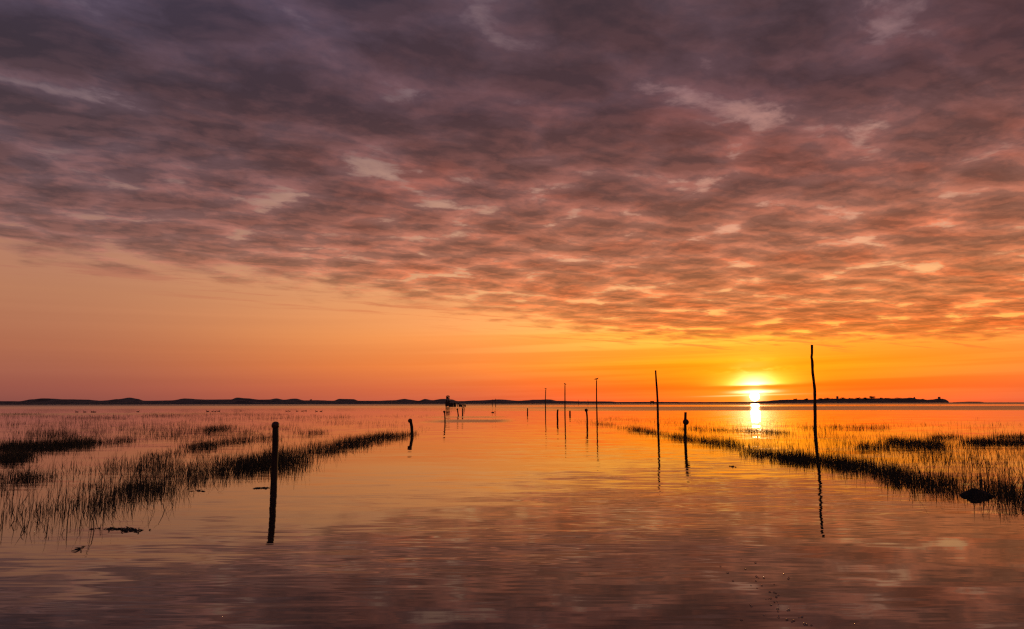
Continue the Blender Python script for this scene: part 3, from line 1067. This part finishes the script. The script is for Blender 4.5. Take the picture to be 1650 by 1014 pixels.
def grass_field(patches, seed, label, dens, spread, gate):
    rr = random.Random(seed)
    V, F = [], []
    for (x0, y0, x1, y1, wid, clumps, per, hmin, hmax) in patches:
        wid *= spread
        per = min(per, 6)
        for _ in range(int(clumps * dens)):
            u = rr.random()
            px = x0 + (x1 - x0) * u
            py = y0 + (y1 - y0) * u + rr.gauss(0, wid * .5)
            px += rr.gauss(0, wid * 1.2)
            if py < 656:
                continue
            c = on_water(px, py)
            # thin the bank where slow noise says so
            g = mnoise.noise((c.x * .55, c.y * .16, seed)) + .6 * mnoise.noise((c.x * 1.7, c.y * .5, seed + 3))
            if g < rr.uniform(-.9, gate):
                continue
            d = c.y
            sp = 0.03 + 0.0026 * d
            hh = rr.uniform(hmin, hmax) * (.9 + .35 * mnoise.noise((c.x * .8, c.y * .25, seed + 9)))
            for _k in range(max(1, int(rr.gauss(per, per * .45)))):
                p = c + Vector((rr.gauss(0, sp * 1.6), rr.gauss(0, sp * 1.6), -0.02))
                h = hh * (rr.uniform(.4, 1.0) if rr.random() < .66 else rr.uniform(1.0, 1.6))
                w = rr.uniform(.005, .010) * (1 + d * 0.009)
                lean = abs(rr.gauss(0, .20)) if rr.random() < .82 else rr.uniform(.4, 1.3)
                blade(V, F, p, h, lean, rr.uniform(0, 6.28), w, rr, 3, rr.choice((0, 0, .15, .35, .8)) * rr.random())
    o = mesh_obj('marsh_grass', V, F, M_GRASS)
    tag(o, label, 'grass', None, 'stuff')
    return len(F)


# x0,y0 - x1,y1 line in the photo that the patch follows, half width, clumps, blades per clump, heights (m)
LEFT_BANK = [
    (-360, 790, -15, 775, 14, 420, 6, .16, .32), (-360, 840, -15, 820, 18, 300, 5, .16, .34),
    (40, 838, 230, 800, 20, 150, 4, .16, .34), (0, 805, 240, 805, 16, 130, 4, .14, .32), (140, 820, 300, 790, 10, 110, 5, .14, .30),
    (200, 788, 260, 784, 5, 130, 8, .12, .26), (125, 784, 160, 784, 4, 40, 7, .10, .22), (0, 773, 72, 769, 5, 220, 8, .16, .30),
    (90, 765, 300, 752, 12, 260, 5, .16, .30), (180, 770, 330, 758, 14, 240, 6, .16, .32), (230, 760, 480, 745, 11, 620, 6, .18, .34),
    (300, 776, 380, 768, 8, 70, 4, .10, .22),
    (380, 750, 480, 746, 8, 480, 9, .18, .34), (430, 740, 560, 722, 7, 480, 8, .18, .34), (480, 732, 600, 714, 5, 360, 9, .18, .32),
    (550, 716, 650, 702, 4, 300, 8, .18, .32), (600, 706, 664, 700, 3, 130, 7, .18, .32), (560, 708, 640, 702, 3, 180, 8, .2, .32),
    (664, 699, 700, 688, 2, 24, 3, .12, .26), (300, 722, 350, 718, 4, 240, 9, .22, .36), (350, 714, 440, 706, 3, 180, 8, .2, .32),
    (440, 706, 520, 700, 3, 90, 6, .2, .32), (490, 699, 525, 697, 2, 90, 8, .22, .36),
    (0, 862, 40, 846, 14, 20, 4, .10, .26), (410, 735, 480, 728, 8, 140, 6, .18, .3), (230, 740, 300, 728, 4, 90, 5, .16, .28),
]
LEFT_FLATS = [
    (-420, 728, -10, 724, 6, 420, 6, .24, .40), (-420, 690, -10, 690, 7, 260, 4, .2, .36), (-420, 674, -10, 672, 3, 160, 4, .22, .4),
    (0, 723, 150, 716, 5, 620, 9, .24, .40), (0, 742, 45, 736, 4, 160, 8, .2, .34), (120, 716, 210, 711, 2.5, 140, 6, .2, .34), (45, 700, 120, 700, 4, 70, 5, .24, .4),
    (0, 695, 480, 690, 6, 420, 4, .18, .34), (200, 702, 420, 698, 5, 260, 4, .18, .34), (330, 692, 370, 690, 3, 90, 7, .24, .4),
    (0, 672, 300, 671, 3, 240, 4, .22, .4), (230, 670, 400, 668, 2, 160, 5, .26, .42), (100, 674, 200, 674, 2, 110, 5, .26, .42), (300, 676, 560, 672, 3, 220, 4, .2, .36),
    (400, 669, 470, 668, 1.2, 50, 5, .24, .4), (480, 680, 660, 684, 4, 110, 3, .18, .3), (0, 683, 300, 684, 4, 260, 4, .2, .36), (540, 672, 700, 670, 1.2, 60, 3, .2, .34),
    (60, 706, 330, 706, 5, 130, 4, .18, .3), (0, 668, 60, 668, 1.2, 60, 5, .26, .42),
]
RIGHT_BANK = [
    (1665, 812, 1960, 860, 14, 420, 6, .18, .34), (1670, 790, 2000, 800, 16, 300, 5, .18, .34),
    (930, 677, 1000, 688, 2, 110, 3, .14, .26),
    (965, 684, 1060, 698, 2.5, 260, 7, .16, .30), (1020, 693, 1110, 706, 3, 320, 8, .18, .32), (1080, 704, 1190, 718, 3.5, 320, 8, .18, .30),
    (1130, 713, 1250, 733, 3, 180, 7, .16, .28), (1200, 732, 1330, 744, 4, 360, 8, .16, .28), (1250, 740, 1400, 752, 5, 420, 8, .16, .30),
    (1340, 748, 1460, 766, 7, 560, 8, .18, .32), (1420, 764, 1520, 784, 9, 260, 6, .18, .32), (1480, 775, 1660, 800, 13, 420, 6, .18, .34),
    (1580, 800, 1660, 820, 9, 150, 7, .16, .30), (1440, 770, 1650, 775, 12, 220, 4, .18, .34), (1600, 790, 1660, 805, 8, 130, 8, .2, .34),
    (1430, 776, 1470, 780, 4, 60, 8, .12, .22), (1500, 789, 1560, 795, 3, 50, 6, .06, .12), (1610, 826, 1650, 829, 2, 14, 5, .04, .12),
]
RIGHT_FLATS = [
    (1665, 715, 2100, 716, 6, 420, 6, .2, .32), (1665, 735, 2100, 745, 12, 260, 3, .18, .32), (1665, 690, 2100, 695, 6, 160, 3, .18, .32),
    (1100, 691, 1270, 697, 2.5, 200, 6, .18, .30), (980, 676, 1300, 688, 6, 260, 3, .16, .30), (1200, 700, 1500, 712, 9, 260, 3, .16, .30),
    (1290, 690, 1430, 690, 2.5, 160, 5, .20, .32), (1380, 720, 1520, 722, 4, 260, 5, .18, .32), (1430, 712, 1520, 716, 4, 180, 6, .2, .34),
    (1500, 706, 1545, 705, 1.5, 60, 6, .2, .3), (1550, 714, 1660, 714, 3, 420, 9, .2, .32), (1600, 705, 1660, 705, 2, 70, 6, .2, .3), (1340, 716, 1650, 730, 10, 240, 3, .18, .34),
    (1300, 684, 1650, 690, 7, 160, 3, .18, .32), (1480, 740, 1650, 752, 10, 130, 3, .16, .30), (1400, 738, 1660, 745, 8, 120, 3, .18, .32),
    (1180, 716, 1360, 730, 6, 120, 3, .14, .26), (960, 675, 1060, 678, 2, 60, 3, .16, .28),
]
nb = grass_field(LEFT_BANK, 21, 'dark marsh grass thick along the left bank of the channel', 1.1, 1.5, .62)
nb += grass_field(LEFT_FLATS, 22, 'thin scattered marsh grass over the far left flats', 2.2, 1.3, .5)
nb += grass_field(RIGHT_BANK, 23, 'dark marsh grass band slanting along the right bank', .95, 1.15, .7)
nb += grass_field(RIGHT_FLATS, 24, 'sparse marsh grass on the golden flats beyond the right bank', 1.9, 1.4, .45)
print('grass faces', nb)


# ------------------------------------------------------------------ floating weed
def weed(px, py, w_px, h_px, count, seed, label):
    rr = random.Random(seed)
    b = on_water(px, py)
    V, F = [], []
    for _ in range(count):
        q = on_water(px + rr.gauss(0, w_px * .25), py + rr.gauss(0, h_px * .28)) - b
        a = rr.uniform(0, 6.28)
        L = rr.uniform(.02, .09)
        hgt = rr.uniform(.004, .022)
        hgt *= .6
        p0 = q + Vector((0, 0, -.002))
        p1 = q + Vector((math.cos(a) * L * .5, math.sin(a) * L * .5, hgt))
        p2 = q + Vector((math.cos(a) * L, math.sin(a) * L, hgt * rr.uniform(-.2, 1.0)))
        m = MB().tube([p0, p1, p2], [.004, rr.uniform(.005, .009), .002], 5)
        k = len(V)
        V += m.v
        F += [tuple(i + k for i in f) for f in m.f]
    o = mesh_obj('floating_weed', V, F, M_WEED)
    o.location = b
    tag(o, label, 'weed', None, 'stuff')


weed(190, 853, 62, 4.0, 58, 1, 'wide scrap of floating weed in the left foreground')
weed(214, 855.5, 44, 5, 26, 2, 'thin trailing wisp of weed right of the wide scrap')
weed(419, 787, 24, 2.2, 55, 3, 'compact scrap of floating weed just left of the nearest post')
weed(130, 884.5, 6, 5, 9, 4, 'tiny weed sprig alone at lower left')
weed(322, 791, 16, 3, 14, 5, 'small weed scrap at the edge of the left grass')
weed(1178, 752, 8, 1.5, 12, 6, 'tiny weed scrap below the right grass band')


# ------------------------------------------------------------------ foam bubbles drifting in the right foreground
def bubbles():
    rr = random.Random(77)
    spots = [(1202, 918), (1220, 928), (1220, 936), (1225, 930), (1210, 943), (1222, 948), (1229, 944), (1233, 931), (1246, 941), (1268, 932), (1241, 954), (1249, 955),
             (1241, 964), (1253, 961), (1236, 966), (1208, 976), (1241, 976), (1250, 971), (1256, 976), (1252, 981), (1271, 984), (1232, 991), (1257, 994), (1266, 1000),
             (1277, 1001), (1290, 995), (1193, 998), (1297, 1006), (1308, 1007), (1374, 1006), (1195, 901), (1217, 906), (1262, 925), (1180, 937), (1173, 923), (1161, 912), (1254, 987)]
    V, F = [], []
    for px, py in spots:
        for _ in range(rr.choice((1, 1, 1, 2))):
            c = on_water(px + rr.uniform(-3, 3), py + rr.uniform(-1.5, 1.5))
            r = rr.uniform(.005, .011)
            m = MB()
            rings = []
            for i in range(5):
                th = i * math.pi / 2 / 4.2
                rings.append([c + Vector((math.cos(2 * PI * j / 10) * math.cos(th) * r, math.sin(2 * PI * j / 10) * math.cos(th) * r, math.sin(th) * r * .9 - .0004)) for j in range(10)])
            m.ring_loft(rings)
            k = len(V)
            V += m.v
            F += [tuple(i + k for i in f) for f in m.f]
    o = mesh_obj('foam_bubbles', V, F, M_BUBBLE, None, True)
    tag(o, 'drift of tiny foam bubbles glinting in the right foreground', 'bubbles', None, 'stuff')


bubbles()
